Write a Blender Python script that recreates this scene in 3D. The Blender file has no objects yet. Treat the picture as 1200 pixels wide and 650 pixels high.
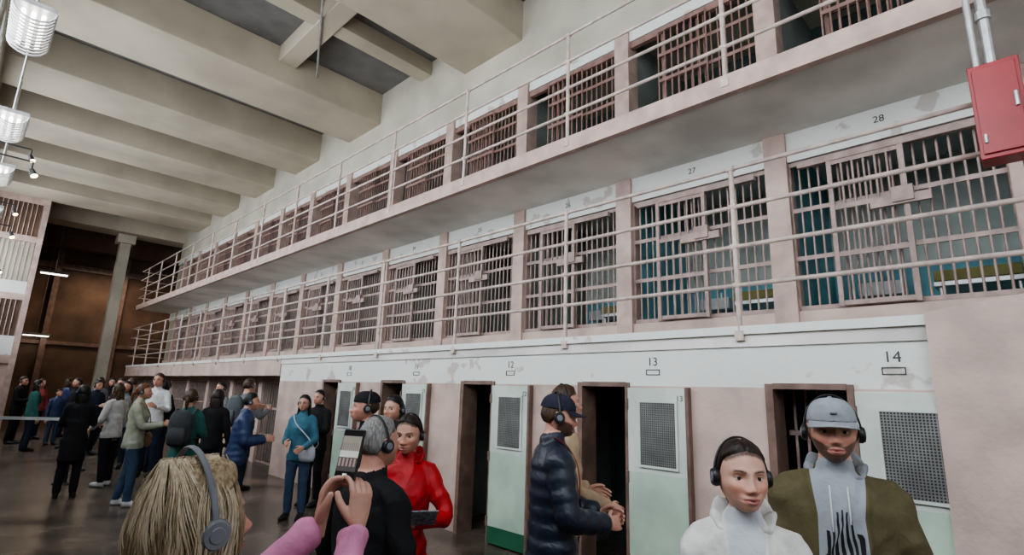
import bpy, math, random
from mathutils import Vector, Matrix, noise, kdtree
random.seed(7)
COL=bpy.context.scene.collection
# ------------------------------------------------------------------ materials
_M={}
def mat(name,col,rough=.6,var=.06,scale=6.0,bump=0.0,bscale=40.0,metal=0.0,emit=0.0,col2=None,thr=None,spec=None,bump2=0.0):
    if name in _M: return _M[name]
    m=bpy.data.materials.new(name); m.use_nodes=True; nt=m.node_tree; b=nt.nodes["Principled BSDF"]
    b.inputs["Roughness"].default_value=rough; b.inputs["Metallic"].default_value=metal
    if spec is not None: b.inputs["Specular IOR Level"].default_value=spec
    tc=nt.nodes.new("ShaderNodeTexCoord")
    n=nt.nodes.new("ShaderNodeTexNoise"); n.inputs["Scale"].default_value=scale; n.inputs["Detail"].default_value=6
    nt.links.new(tc.outputs["Object"],n.inputs["Vector"])
    r=nt.nodes.new("ShaderNodeValToRGB")
    c=col; c2=col2 if col2 else tuple(max(0,v*(1-var*2.2)) for v in col)
    c1=c if col2 else tuple(min(1,v*(1+var)) for v in col)
    lo,hi=(.35,.65) if thr is None else (thr,thr+.03)
    r.color_ramp.elements[0].position=lo; r.color_ramp.elements[1].position=hi
    r.color_ramp.elements[0].color=(*c1,1); r.color_ramp.elements[1].color=(*c2,1)
    nt.links.new(n.outputs["Fac"],r.inputs["Fac"]); nt.links.new(r.outputs["Color"],b.inputs["Base Color"])
    if bump>0:
        n2=nt.nodes.new("ShaderNodeTexNoise"); n2.inputs["Scale"].default_value=bscale; n2.inputs["Detail"].default_value=4
        nt.links.new(tc.outputs["Object"],n2.inputs["Vector"])
        bp=nt.nodes.new("ShaderNodeBump"); bp.inputs["Strength"].default_value=bump; bp.inputs["Distance"].default_value=.01
        nt.links.new(n2.outputs["Fac"],bp.inputs["Height"]); nt.links.new(bp.outputs["Normal"],b.inputs["Normal"])
        if bump2>0:
            n3=nt.nodes.new("ShaderNodeTexNoise"); n3.inputs["Scale"].default_value=11; n3.inputs["Detail"].default_value=2; n3.inputs["Distortion"].default_value=1.2
            nt.links.new(tc.outputs["Object"],n3.inputs["Vector"])
            b3=nt.nodes.new("ShaderNodeBump"); b3.inputs["Strength"].default_value=bump2; b3.inputs["Distance"].default_value=.05
            nt.links.new(n3.outputs["Fac"],b3.inputs["Height"]); nt.links.new(bp.outputs["Normal"],b3.inputs["Normal"]); nt.links.new(b3.outputs["Normal"],b.inputs["Normal"])
    if emit>0:
        b.inputs["Emission Color"].default_value=(*col,1); b.inputs["Emission Strength"].default_value=emit
    _M[name]=m; return m

PINK=mat("pink_wall_paint",(.51,.385,.335),.6,.10,2.5,.25,30)
PINK2=mat("pink_trim_paint",(.46,.335,.29),.55,.10,4,.2,30)
WHITE=mat("peeling_white_paint",(.63,.64,.60),.55,col2=(.46,.42,.38),thr=.60,scale=3.2,bump=.3,bscale=25)
CREAM=mat("cream_wall_paint",(.45,.415,.34),.7,.08,1.2,.25,20)
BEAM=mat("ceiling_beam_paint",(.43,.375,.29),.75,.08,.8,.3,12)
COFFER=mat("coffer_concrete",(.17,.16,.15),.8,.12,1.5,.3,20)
SOFFIT=mat("soffit_paint",(.66,.63,.585),.65,.12,1.0,.15,20)
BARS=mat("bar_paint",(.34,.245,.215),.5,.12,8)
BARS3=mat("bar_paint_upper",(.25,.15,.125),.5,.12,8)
RAIL=mat("railing_paint",(.52,.42,.37),.4,.12,9)
FLOOR=mat("worn_concrete_floor",(.135,.107,.085),.27,.28,1.3,.15,14)
BROWN=mat("brown_end_wall",(.12,.07,.045),.7,.2,1.0,.2,10)
CELLIN=mat("cell_interior_paint",(.24,.27,.245),.7,.12,2)
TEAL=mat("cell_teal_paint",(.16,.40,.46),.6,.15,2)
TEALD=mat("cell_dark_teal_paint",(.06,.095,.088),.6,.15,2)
MINT=mat("mint_door_paint",(.42,.53,.43),.5,.08,2.5,.15,20)
DOORW=mat("white_door_paint",(.54,.58,.53),.5,.07,2.5,.15,20)
GREEN=mat("dark_green_paint",(.02,.11,.06),.4,.1,3)
FRAME=mat("brown_door_frame",(.19,.12,.095),.5,.15,6)
VENT=mat("vent_dark",(.04,.04,.04),.6,.1,5)
WIRE=mat("vent_wire",(.26,.26,.25),.45,.1,5,metal=.4)
STEEL=mat("galvanised_conduit",(.50,.50,.50),.35,.1,8,metal=.6)
RED=mat("red_enamel",(.26,.008,.012),.3,.08,4)
BLACK=mat("black_plastic",(.015,.015,.017),.4,.1,5)
GREYP=mat("grey_plastic",(.20,.21,.24),.35,.1,5)
INK=mat("stencil_ink",(.06,.06,.06),.6,.05,5)
PANE=mat("window_daylight_glass",(.86,.93,1.0),.2,.02,3,emit=6.5)
WFRAME=mat("window_frame_paint",(.16,.15,.14),.5,.1,4)
BULB=mat("warm_bulb",(1.0,.72,.42),.3,.02,3,emit=12)
TUBE=mat("cool_lamp",(1.0,.95,.88),.3,.02,3,emit=6)
OLIVE=mat("cot_blanket",(.22,.20,.08),.9,.1,5)
PORC=mat("porcelain",(.55,.57,.57),.2,.03,4)
BELT=mat("barrier_belt",(.45,.46,.48),.6,.05,5)

# ------------------------------------------------------------------ mesh builder
class MB:
    def __init__(s): s.v=[]; s.f=[]; s.m=[]; s.mats=[]
    def mi(s,m):
        if m not in s.mats: s.mats.append(m)
        return s.mats.index(m)
    def box(s,x0,x1,y0,y1,z0,z1,m):
        b=len(s.v)
        for z in (z0,z1):
            for x,y in ((x0,y0),(x1,y0),(x1,y1),(x0,y1)): s.v.append((x,y,z))
        i=s.mi(m)
        for q in ((3,2,1,0),(4,5,6,7),(0,1,5,4),(1,2,6,5),(2,3,7,6),(3,0,4,7)):
            s.f.append(tuple(b+k for k in q)); s.m.append(i)
    def cyl(s,p,q,r,m,n=8,r2=None,cap=True):
        p=Vector(p); q=Vector(q); r2=r if r2 is None else r2
        d=(q-p).normalized(); a=Vector((0,0,1)) if abs(d.z)<.9 else Vector((1,0,0))
        u=d.cross(a).normalized(); w=d.cross(u); b=len(s.v); i=s.mi(m)
        for c,rr in ((p,r),(q,r2)):
            for k in range(n):
                t=2*math.pi*k/n; s.v.append(tuple(c+u*math.cos(t)*rr+w*math.sin(t)*rr))
        for k in range(n):
            k2=(k+1)%n; s.f.append((b+k,b+k2,b+n+k2,b+n+k)); s.m.append(i)
        if cap:
            s.f.append(tuple(b+k for k in range(n))[::-1]); s.m.append(i)
            s.f.append(tuple(b+n+k for k in range(n))); s.m.append(i)
    def raw(s,vs,fs,m):
        b=len(s.v); i=s.mi(m); s.v+= [tuple(v) for v in vs]
        for f in fs: s.f.append(tuple(b+k for k in f)); s.m.append(i)
    def obj(s,name,parent=None,smooth=False,bevel=0):
        me=bpy.data.meshes.new(name); me.from_pydata(s.v,[],s.f); me.update()
        for m in s.mats: me.materials.append(m)
        me.polygons.foreach_set("material_index",s.m)
        if smooth: me.polygons.foreach_set("use_smooth",[True]*len(me.polygons))
        o=bpy.data.objects.new(name,me); COL.objects.link(o)
        if parent: o.parent=parent
        if bevel:
            b=o.modifiers.new("bevel","BEVEL"); b.width=bevel; b.segments=2; b.limit_method='ANGLE'
        return o
def empty(name,loc=(0,0,0)):
    e=bpy.data.objects.new(name,None); COL.objects.link(e); e.location=loc; return e

# ------------------------------------------------------------------ dimensions
XF=4.55; XB=5.73; P=1.87; Y0=1.76; YE=25.3; XI=7.3
Z2=2.25; Z3=4.59; ZC=8.25; ZB=7.5
b=MB(); b.box(-.9,12,-8,31,-.1,0,FLOOR); b.obj("floor")
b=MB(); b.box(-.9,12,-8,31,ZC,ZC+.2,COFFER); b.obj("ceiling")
spans=[(-3.2,-1.6),(1.2,2.7),(5.6,7.1),(10.0,11.4),(12.95,14.4),(15.9,17.35),(18.8,20.3),(21.7,23.2)]
for k,(a,c) in enumerate(spans):
    b=MB(); b.box(-.5,XB+.05,a,c,ZB,ZC,BEAM); b.obj("trim_%d"%(k+1),bevel=.02)
b=MB(); b.box(-.5,XB,8.15,8.5,7.93,ZC,BEAM); b.obj("trim_9",bevel=.01)
b=MB(); b.box(3.35,3.7,7.1,10.0,7.9,ZC,BEAM); b.obj("trim_10",bevel=.01)
b=MB(); b.box(-.5,9,24.9,25.9,7.35,ZC,BEAM); b.box(-.5,9,28.0,28.5,7.0,ZC,BROWN); b.obj("trim_11")
b=MB(); b.cyl((3.0,7.4,7.88),(4.1,9.9,7.88),.02,STEEL); b.obj("ceiling_conduit")

# ---- far end
b=MB(); b.box(-.9,12,30,30.3,0,ZC,BROWN)
b.box(-.9,12,29.85,30,6.35,6.6,FRAME); b.box(-.9,12,29.9,30,3.1,3.25,FRAME)
for x in (2.2,4.6,7.0): b.box(x,x+.2,29.8,29.99,0,ZC,FRAME)
b.obj("wall_far")
b=MB(); b.box(9,9.2,25.3,30,0,ZC,BROWN); b.obj("wall_right")
b=MB(); b.box(3.62,3.98,25.4,25.76,0,7.35,CREAM); b.box(3.5,4.1,25.3,25.86,7.0,7.35,CREAM); b.box(3.56,4.04,25.34,25.82,0,.25,CREAM); b.obj("concrete_pillar",bevel=.02)
for (x,y,z) in ((1.5,26.5,5.6),(1.55,29.3,3.4),(5.2,28,5.0)):
    b=MB()
    b.box(x,x+.9,y,y+.25,z,z+.1,WFRAME); b.box(x+.05,x+.85,y+.03,y+.22,z-.03,z,TUBE); b.cyl((x+.45,y+.12,z+.1),(x+.45,y+.12,ZC),.012,WFRAME)
    b.obj("pendant_lamp")

# ---- end gallery (left rear)
b=MB(); gx0,gx1,gy=-.5,1.2,23.2
b.box(gx0,gx1,gy,gy+3,0,ZB,PINK)
for z0,z1 in ((0,.15),(2.1,2.35),(4.1,4.3),(6.0,6.2),(7.3,7.5)): b.box(gx0,gx1+.03,gy-.08,gy,z0,z1,PINK2)
for z0,z1 in ((2.35,2.95),(4.3,4.7)): b.box(gx0,gx1-.12,gy-.05,gy,z0,z1,WHITE)
b.box(gx0,gx1-.5,gy-.05,gy,.15,2.1,FRAME)
for z0,z1 in ((2.95,4.1),(4.7,6.0),(6.2,7.3)):
    b.box(gx0,gx1-.15,gy-.03,gy,z0,z1,BROWN if z0<4 or z0>6 else CREAM)
    for k in range(12): b.cyl((gx0+.1+k*.12,gy-.06,z0),(gx0+.1+k*.12,gy-.06,z1),.012,PINK2,6)
b.box(gx1-.12,gx1+.03,gy-.1,gy,0,7.5,PINK2)
b.obj("wall_gun_gallery")

# ---- left wall with windows
xl=-.42
b=MB(); b.box(xl-.2,xl,-8,30,0,3.0,CREAM); b.box(xl-.2,xl,-8,30,7.1,ZC,CREAM)
wy=-7.0; wins=[]
while wy<23:
    b.box(xl-.2,xl,wy-.7,wy,3.0,7.1,CREAM); wins.append(wy); wy+=3.4
b.box(xl-.2,xl,wy-.7,30,3.0,7.1,CREAM)
b.obj("wall_left")
for k,wy in enumerate(wins):
    b=MB(); b.box(xl-.06,xl-.05,wy,wy+2.7,3.0,7.1,PANE)
    for j in range(7): b.box(xl-.045,xl-.015,wy+j*.442,wy+j*.442+.04,3.0,7.1,WFRAME)
    for j in range(6): b.box(xl-.046,xl-.014,wy,wy+2.7,3.0+j*.81,3.04+j*.81,WFRAME)
    b.obj("window_%d"%(k+1))
# ribbed industrial lamps hanging near the window wall
for k,(y,z) in enumerate(((5.6,6.3),(8.3,5.7),(11.4,5.5),(14.4,5.5),(17.6,5.4),(20.6,5.4))):
    e=empty("ribbed_ceiling_lamp"); x=-.10
    b=MB(); b.box(x-.20,x+.20,y-.5,y+.5,z+.16,z+.22,STEEL)
    for t in range(12):
        yy=y-.48+t*.0873
        pts=[Vector((x+.2*math.cos(a),yy,z+.16-.17*math.sin(a))) for a in [math.pi*q/8 for q in range(9)]]
        for q in range(8): b.cyl(pts[q],pts[q+1],.012,STEEL,6)
    for yy in (y-.4,y+.4): b.cyl((x,yy,z+.22),(x,yy,ZC),.012,STEEL)
    b.obj("cage",e)
    b=MB()
    for xx in (x-.09,x,x+.09): b.cyl((xx,y-.45,z+.09),(xx,y+.45,z+.09),.022,TUBE,10)
    b.obj("tubes",e)
for k,(y,z) in enumerate(((15.4,6.35),(12.5,5.2),(19,5.9),(17,4.9),(21,4.6),(22.4,4.0))):
    e=empty("wall_spotlight"); x=.30
    b=MB(); b.cyl((xl,y,z+.25),(x,y,z+.25),.015,BLACK); b.cyl((x,y,z+.25),(x,y,z+.08),.015,BLACK); b.cyl((x,y,z+.1),(x+.05,y-.08,z-.02),.04,BLACK,12,.06); b.obj("housing",e,bevel=.003)
    b=MB(); b.cyl((x+.05,y-.08,z-.02),(x+.055,y-.085,z-.03),.05,BULB,12); b.obj("bulb",e)

# ---- ground-floor solitary facade
YN=.53; YG=10.97; DH=1.77
doors=[1.03+P*k for k in range(5)]
DW=.54
b=MB()
b.box(XF,XF+.2,YN-.1,YG,DH,Z2-.02,WHITE)
edges=[YN-.1]
for n in doors: edges+=[n,n+DW]
edges.append(YG)
for k in range(0,len(edges),2): b.box(XF,XF+.2,edges[k],edges[k+1],0,DH,PINK)
b.box(XF+.2,XB,YG-.2,YG,0,2.05,PINK)
b.obj("wall_cellblock_ground")
b=MB()
for k,n in enumerate(doors): b.box(XF+.2,XI,n-.75,n-.62,0,2.05,CELLIN)
b.box(XI,XI+.1,-2,YE,0,2.05,CELLIN); b.obj("wall_solitary_partitions")
b=MB()
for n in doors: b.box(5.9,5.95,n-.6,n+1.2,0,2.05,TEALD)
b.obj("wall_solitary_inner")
def frame(b,n):
    b.box(XF-.025,XF+.22,n-.03,n+.015,0,DH+.03,FRAME); b.box(XF-.025,XF+.22,n+DW-.015,n+DW+.045,0,DH+.03,FRAME); b.box(XF-.028,XF+.22,n+.015,n+DW-.015,DH-.01,DH+.035,FRAME)
for k,n in enumerate(doors):
    e=empty("steel_cell_door")
    b=MB(); y0,y1=n-.62,n-.04; x0,x1=XF-.06,XF-.005
    if k==0:
        b.box(x0,x1,y0,y1,1.0,1.75,DOORW); b.box(x0,x1,y0,y1,.02,1.0,MINT)
    else:
        b.box(x0,x1,y0,y1,1.0,1.75,DOORW); b.box(x0,x1,y0,y1,.2,1.0,MINT); b.box(x0,x1,y0,y1,.02,.2,GREEN)
    b.obj("slab",e,bevel=.004)
    b=MB(); frame(b,n); b.box(x0-.005,x1,y0-.03,y0,0,1.76,FRAME)
    for z in (.25,.95,1.6): b.cyl((x0,n-.03,z-.05),(x0,n-.03,z+.05),.018,FRAME)
    b.obj("frame",e)
    b=MB(); vy0,vy1,vz0,vz1=n-.53,n-.18,1.07,1.62
    xv=x0-.012
    b.box(xv,x0,vy0,vy1,vz0,vz1,VENT)
    for t in range(19):
        y=vy0+(vy1-vy0)*t/18; b.box(xv-.006,xv,y-.0035,y+.0035,vz0,vz1,WIRE)
    for t in range(29):
        z=vz0+(vz1-vz0)*t/28; b.box(xv-.007,xv-.001,vy0,vy1,z-.0035,z+.0035,WIRE)
    for (a,c,d,g_) in ((vy0-.02,vy1+.02,vz0-.02,vz0),(vy0-.02,vy1+.02,vz1,vz1+.02),(vy0-.02,vy0,vz0,vz1),(vy1,vy1+.02,vz0,vz1)): b.box(xv-.01,x0,a,c,d,g_,DOORW)
    b.obj("vent_grille",e)
    if k==0:
        b=MB()
        for t in range(6):
            y=n+.04+t*.09; b.cyl((XF+.35,y,0),(XF+.35,y,DH+.2),.012,BARS,6)
        for z in (.5,1.0,1.4): b.box(XF+.34,XF+.36,n,n+DW,z,z+.04,BARS)
        b.obj("inner_barred_gate",e)
def bars(b,x,y0,y1,z0,z1,sp,r,m,cross=3):
    n=max(2,int((y1-y0)/sp))
    for t in range(n+1):
        y=y0+(y1-y0)*t/n; b.cyl((x,y,z0),(x,y,z1),r,m,6,cap=False)
    for t in range(cross+1):
        z=z0+(z1-z0)*t/cross; b.box(x-.012,x+.012,y0,y1,z-.022,z+.022,m)
b=MB(); XG=5.0
b.box(XG-.05,XG+.2,YG,YE,1.75,2.05,PINK)
y=YG+.1
while y<YE:
    b.box(XG-.06,XG+.15,y-.1,y+.12,0,2.05,PINK); b.box(XG+.15,XI,y-.05,y+.05,0,2.05,CELLIN); y+=P
b.obj("wall_ground_recess")
b=MB(); y=YG+.22
while y<YE-1: bars(b,XG,y,y+P-.24,.03,1.75,.11,.012,BARS,3); y+=P
b.obj("ground_cell_bars")

# ---- slabs and tiers
b=MB(); b.box(XF-.02,XI+.1,-3,YE,Z2-.15,Z2,SOFFIT); b.box(XF-.05,XF+.021,-3,YE,Z2-.05,Z2+.02,WHITE); b.box(XF-.03,XF+.12,YG,YE,1.87,Z2-.052,PINK); b.obj("trim_walkway_lower")
b=MB(); b.box(XF,XI+.1,-3,YE,Z3-.16,Z3-.01,SOFFIT); b.box(XF-.05,XF+.03,-3,YE,Z3-.17,Z3+.02,PINK2); b.box(XF-.05,XF+.03,YE,YE+.05,Z3-.17,Z3+.02,PINK2); b.obj("trim_walkway_upper")
def tier(z0,name,zsill,ztop,zhead,back,open_):
    b=MB()
    b.box(XB-.05,XB+.15,-3,YE,z0,zsill,PINK)
    b.box(XB-.04,XB+.15,-3,YE,ztop,zhead,WHITE)
    for k in range(-2,13):
        y=Y0+P*k
        b.box(XB-.08,XB+.155,y-.11,y+.11,z0,zhead,PINK2)
        b.box(XB+.15,XI,y-.07,y+.07,z0,zhead,CELLIN if k>1 else back)
    b.obj(name)
    b=MB()
    for k in range(-2,13):
        y=Y0+P*k
        if k<2 and not open_:
            b.box(XI,XI+.1,y,y+P,z0,z0+1.0,TEAL); b.box(XI,XI+.1,y,y+P,z0+1.0,zhead,DOORW)
        else:
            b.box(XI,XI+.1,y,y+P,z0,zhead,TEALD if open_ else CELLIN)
    b.obj("wall_"+("upper" if open_ else "middle")+"_cell_backs")
    for k in range(-2,12):
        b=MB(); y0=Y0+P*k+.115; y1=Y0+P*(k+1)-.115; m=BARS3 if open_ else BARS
        if open_:
            bars(b,XB,y0,y1-.5,zsill+.03,ztop-.03,.085,.011,m,4)
            bars(b,XB-.085,y0+.55,y1-.45,zsill+.04,ztop-.1,.08,.011,m,4)
            b.box(XB-.02,XB+.02,y1-.5,y1-.46,zsill+.01,ztop-.01,m)
            b.box(XB-.03,XB+.03,y0,y1,ztop-.1,ztop-.01,m)
        else:
            bars(b,XB,y0,y1,zsill+.03,ztop-.03,.085,.0105,m,3)
            bars(b,XB-.085,y0+.7,y0+1.25,zsill+.04,ztop-.14,.085,.0105,m,3)
            for yy in (y0+.68,y0+1.26): b.box(XB-.105,XB-.07,yy-.02,yy+.02,zsill+.01,ztop-.1,m)
            b.box(XB-.11,XB-.06,y0+.1,y1-.1,ztop-.12,ztop-.06,m)
            b.box(XB-.13,XB-.09,y0+.5,y0+.95,3.42,3.50,m); b.box(XB-.15,XB-.09,y0+.62,y0+.78,3.44,3.58,m)
        b.obj("barred_cell_front")
tier(Z2,"wall_cellblock_middle",2.54,4.11,Z3-.16,TEAL,False)
tier(Z3,"wall_cellblock_upper",4.86,6.45,6.62,CELLIN,True)
b=MB(); b.box(XB-.03,XB+.2,-3,YE-.2,6.61,ZC,CREAM); b.box(XB+.2,XI+.1,-3,YE-.2,6.62,6.75,CREAM); b.box(XI+.1,XI+.2,-3,YE,0,ZC,CREAM); b.box(XB,XI+.2,YE-.1,YE,0,ZC,CREAM); b.obj("wall_above_cells")
for k in (-1,0,1):
    e=empty("cell_cot"); y=Y0+P*k
    b=MB(); b.box(6.2,7.25,y+.12,y+.75,2.75,2.8,STEEL); b.box(6.2,7.25,y+.13,y+.74,2.8,2.9,OLIVE)
    for yy in (y+.16,y+.70): b.cyl((6.25,yy,2.25),(6.25,yy,2.75),.02,STEEL)
    b.obj("frame",e,bevel=.01)
    e=empty("cell_sink"); b=MB(); b.box(6.95,7.28,y+1.1,y+1.5,2.85,3.0,PORC); b.cyl((7.2,y+1.3,3.0),(7.2,y+1.3,3.12),.015,STEEL); b.cyl((7.1,y+1.3,2.25),(7.1,y+1.3,2.85),.03,PORC); b.obj("basin",e,bevel=.02)
def railing(zb,zt,name):
    e=empty(name); b=MB(); x=XF-.03
    for k in range(-1,13):
        y=1.78+P*k
        b.cyl((x,y,zb-.08),(x,y,zt),.022,RAIL,10); b.box(x-.03,x+.04,y-.035,y+.035,zb-.1,zb-.02,RAIL)
        for z in (zt,zt-.36,zt-.72,zt-1.06): b.cyl((x,y-.03,z),(x,y+.03,z),.03,RAIL,10)
    b.obj("posts",e,smooth=False)
    b=MB()
    for z in (zt,zt-.36,zt-.72,zt-1.06):
        b.cyl((x,-1.5,z),(x,YE,z),.019,RAIL,10); b.cyl((x,YE,z),(XB,YE,z),.019,RAIL,10)
    b.obj("rails",e,smooth=True)
railing(Z2,3.68,"walkway_railing"); railing(Z3,5.97,"walkway_railing")
b=MB(); x0,x1=XF-.09,XF-.055
vs=[(x0,YN,0),(x1,YN,0),(x1,YN,2.28),(x0,YN,2.28),(x0,-4,0),(x1,-4,0),(x1,-4,2.95),(x0,-4,2.95)]
b.raw(vs,[(0,1,2,3),(7,6,5,4),(0,3,7,4),(1,5,6,2),(3,2,6,7),(0,4,5,1)],PINK); b.obj("wall_stair_parapet")
e=empty("fire_hose_cabinet"); b=MB()
b.box(4.32,4.49,-.13,.12,3.2,3.85,RED); b.box(4.49,4.50,-.10,-.06,3.28,3.36,STEEL); b.obj("cabinet",e,bevel=.012)
b=MB(); b.box(4.305,4.32,-.11,.10,3.23,3.82,RED); b.cyl((4.30,-.09,3.5),(4.30,-.09,3.6),.012,STEEL); b.cyl((4.30,.08,3.3),(4.30,.08,3.36),.01,STEEL); b.obj("cabinet_door",e,bevel=.006)
b=MB(); b.cyl((4.40,.0,3.85),(4.40,.0,4.5),.03,STEEL,12); b.cyl((4.36,.07,3.85),(4.36,.07,6.4),.02,STEEL,12); b.cyl((4.40,.0,4.2),(4.40,.0,4.26),.045,STEEL,12); b.obj("conduit_pipe",e)

# ---- numbers
e=empty("cell_numbers")
def label(t,x,y,z,s):
    cu=bpy.data.curves.new("number","FONT"); cu.body=t; cu.size=s; cu.align_x='CENTER'; cu.align_y='CENTER'; cu.extrude=.001; cu.materials.append(INK)
    o=bpy.data.objects.new("number_"+t,cu); COL.objects.link(o); o.parent=e
    o.matrix_world=Matrix(((0,0,-1,x),(-1,0,0,y),(0,1,0,z),(0,0,0,1)))
for k in range(7): label(str(28-k),XB-.045,Y0-P/2+P*k,4.31,.095)
for k in range(5):
    label(str(14-k),XF-.003,.75+P*k,1.99,.11)
    if k>0: label(str(14-k),XF-.064,doors[k]-.57,1.66,.07)
b=MB()
for k in range(5):
    y=.75+P*k
    for (a,c,d,g_) in ((-.07,.07,1.87,1.877),(-.07,.07,1.915,1.922),(-.07,-.064,1.87,1.92),(.064,.07,1.87,1.92)): b.box(XF-.006,XF,y+a,y+c,d,g_,INK)
b.obj("placard_marks",e)

def stanchion(x,y):
    e=empty("belt_stanchion"); b=MB()
    b.cyl((x,y,0),(x,y,.03),.17,BLACK,24,.15); b.cyl((x,y,.03),(x,y,.98),.03,BLACK,14); b.cyl((x,y,.96),(x,y,1.06),.04,BLACK,14); b.obj("post",e,smooth=False,bevel=.004)
for x,y in ((1.53,11.6),(1.85,13.1),(1.95,14.9),(.55,12.3)): stanchion(x,y)
b=MB()
def belt(p,q):
    (x0,y0),(x1,y1)=p,q; d=Vector((x1-x0,y1-y0,0)).normalized(); n=Vector((-d.y,d.x,0))*.003
    p=(x0+d.x*.042,y0+d.y*.042); q=(x1-d.x*.042,y1-d.y*.042); vs=[]
    for (x,y) in (p,q):
        for s in (-1,1):
            for z in (.99,1.04): vs.append((x+n.x*s,y+n.y*s,z))
    b.raw(vs,[(0,1,3,2),(4,6,7,5),(0,4,5,1),(2,3,7,6),(1,5,7,3),(0,2,6,4)],BELT)
belt((1.53,11.6),(.55,12.3)); belt((1.53,11.6),(1.85,13.1)); belt((1.85,13.1),(1.95,14.9)); b.obj("barrier_belt")

# ================================================================== PEOPLE
def smooth(x): x=max(0.,min(1.,x)); return x*x*(3-2*x)
def g(x,s): return math.exp(-(x*x)/(2*s*s))
def lerp_tab(tab,z):
    if z<=tab[0][0]: return tab[0][1]
    for i in range(len(tab)-1):
        if z<=tab[i+1][0]:
            t=(z-tab[i][0])/(tab[i+1][0]-tab[i][0]); return tab[i][1]*(1-t)+tab[i+1][1]*t
    return tab[-1][1]
def head_pt(sx,sy,sz):
    ax=math.copysign(abs(sx)**.9,sx); ay=math.copysign(abs(sy)**.90,sy)
    x=.074*ax; y=.094*ay; z=.115*sz
    if sz<0:
        t=-sz
        x*=1-.24*t**2.4+ .10*t*(1-t)
        if sy<0: y*=1-.42*smooth(t*1.5)
    f=smooth(sy*1.6)
    if f>0:
        y+=f*.034*g(z+.100,.024)*g(x,.030)
        y+=f*.013*g(z+.064,.022)*g(x,.032)
        y+=f*(.025*g(x,.0095)*g(z+.032,.010)+.015*g(x,.0080)*g(z+.010,.018)+.011*g(abs(x)-.0130,.0052)*g(z+.037,.0062))
        y-=f*.004*g(x,.020)*g(z+.043,.004)
        y-=f*.014*g(abs(x)-.032,.013)*g(z-.001,.010)
        y+=f*.006*g(z-.023,.008)*g(abs(x)-.027,.022)
        y+=f*.0075*(g(z+.0585,.0042)+1.2*g(z+.0710,.0052))*g(x,.016)
        y-=f*.006*g(z+.0640,.0022)*g(x,.016)
        y-=f*.004*g(z+.082,.006)*g(x,.022)
        y+=f*.006*g(abs(x)-.046,.014)*g(z+.028,.016)
        x+=math.copysign(.003,x)*g(z+.022,.016)*f*min(1,abs(x)/.03)
    return Vector((x,y,z))
def sph_grid(nr,ns,fn):
    vs=[];fs=[]
    for i in range(nr+1):
        th=math.pi*i/nr
        for j in range(ns):
            u=j/ns*2*math.pi; ph=u-.55*math.sin(u)
            ph+=math.pi/2
            vs.append(fn(math.sin(th)*math.cos(ph),math.sin(th)*math.sin(ph),math.cos(th)))
    for i in range(nr):
        for j in range(ns):
            j2=(j+1)%ns; fs.append((i*ns+j,(i+1)*ns+j,(i+1)*ns+j2,i*ns+j2))
    return vs,fs
def loft(rings,n=16):
    vs=[];fs=[];R=[]
    c,U,V=rings[0]; d=(rings[0][0]-rings[1][0]); d=d.normalized()*min(U.length,V.length)*.35 if d.length>0 else d
    R.append((c+d,U*.55,V*.55)); R+=rings
    c,U,V=rings[-1]; d=(rings[-1][0]-rings[-2][0]); d=d.normalized()*min(U.length,V.length)*.35
    R.append((c+d,U*.55,V*.55))
    for c,U,V in R:
        for k in range(n):
            t=2*math.pi*k/n; vs.append(c+U*math.cos(t)+V*math.sin(t))
    m=len(R)
    for i in range(m-1):
        for k in range(n):
            k2=(k+1)%n; fs.append((i*n+k,i*n+k2,(i+1)*n+k2,(i+1)*n+k))
    vs.append(R[0][0]); vs.append(R[-1][0]); a=len(vs)-2
    for k in range(n):
        k2=(k+1)%n; fs.append((a,k2,k)); fs.append((a+1,(m-1)*n+k,(m-1)*n+k2))
    return vs,fs
def tube(pts,rads,n=12,sub=4,flat=1.0,up=None,quilt=0,qf=60):
    P_=[Vector(p) for p in pts]; C=[];Rr=[]
    for i in range(len(P_)-1):
        for s in range(sub):
            t=s/sub; C.append(P_[i].lerp(P_[i+1],t)); Rr.append(rads[i]*(1-t)+rads[i+1]*t)
    C.append(P_[-1]); Rr.append(rads[-1])
    for _ in range(2 if len(P_)>2 else 0):
        C=[C[0]]+[(C[i-1]+C[i]*2+C[i+1])/4 for i in range(1,len(C)-1)]+[C[-1]]
    rings=[]; d0=(C[1]-C[0]).normalized(); a=up if up else (Vector((0,0,1)) if abs(d0.z)<.8 else Vector((0,1,0)))
    u=d0.cross(a).normalized(); acc=0
    for i,c in enumerate(C):
        d=(C[min(i+1,len(C)-1)]-C[max(i-1,0)]).normalized(); u=(u-d*u.dot(d)).normalized(); w=d.cross(u)
        if i: acc+=(C[i]-C[i-1]).length
        r=Rr[i]*(1+quilt*abs(math.sin(acc*qf)))
        rings.append((c,u*r,w*r*flat))
    return loft(rings,n)
def ik(S,T,a,b_,pole):
    d=T-S; L=d.length
    if L>(a+b_)*.995: T=S+d.normalized()*(a+b_)*.995; d=T-S; L=d.length
    x=(a*a-b_*b_+L*L)/(2*L); h=math.sqrt(max(0,a*a-x*x)); n=d.normalized(); p=(pole-n*pole.dot(n)).normalized()
    return S+n*x+p*h, T
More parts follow.
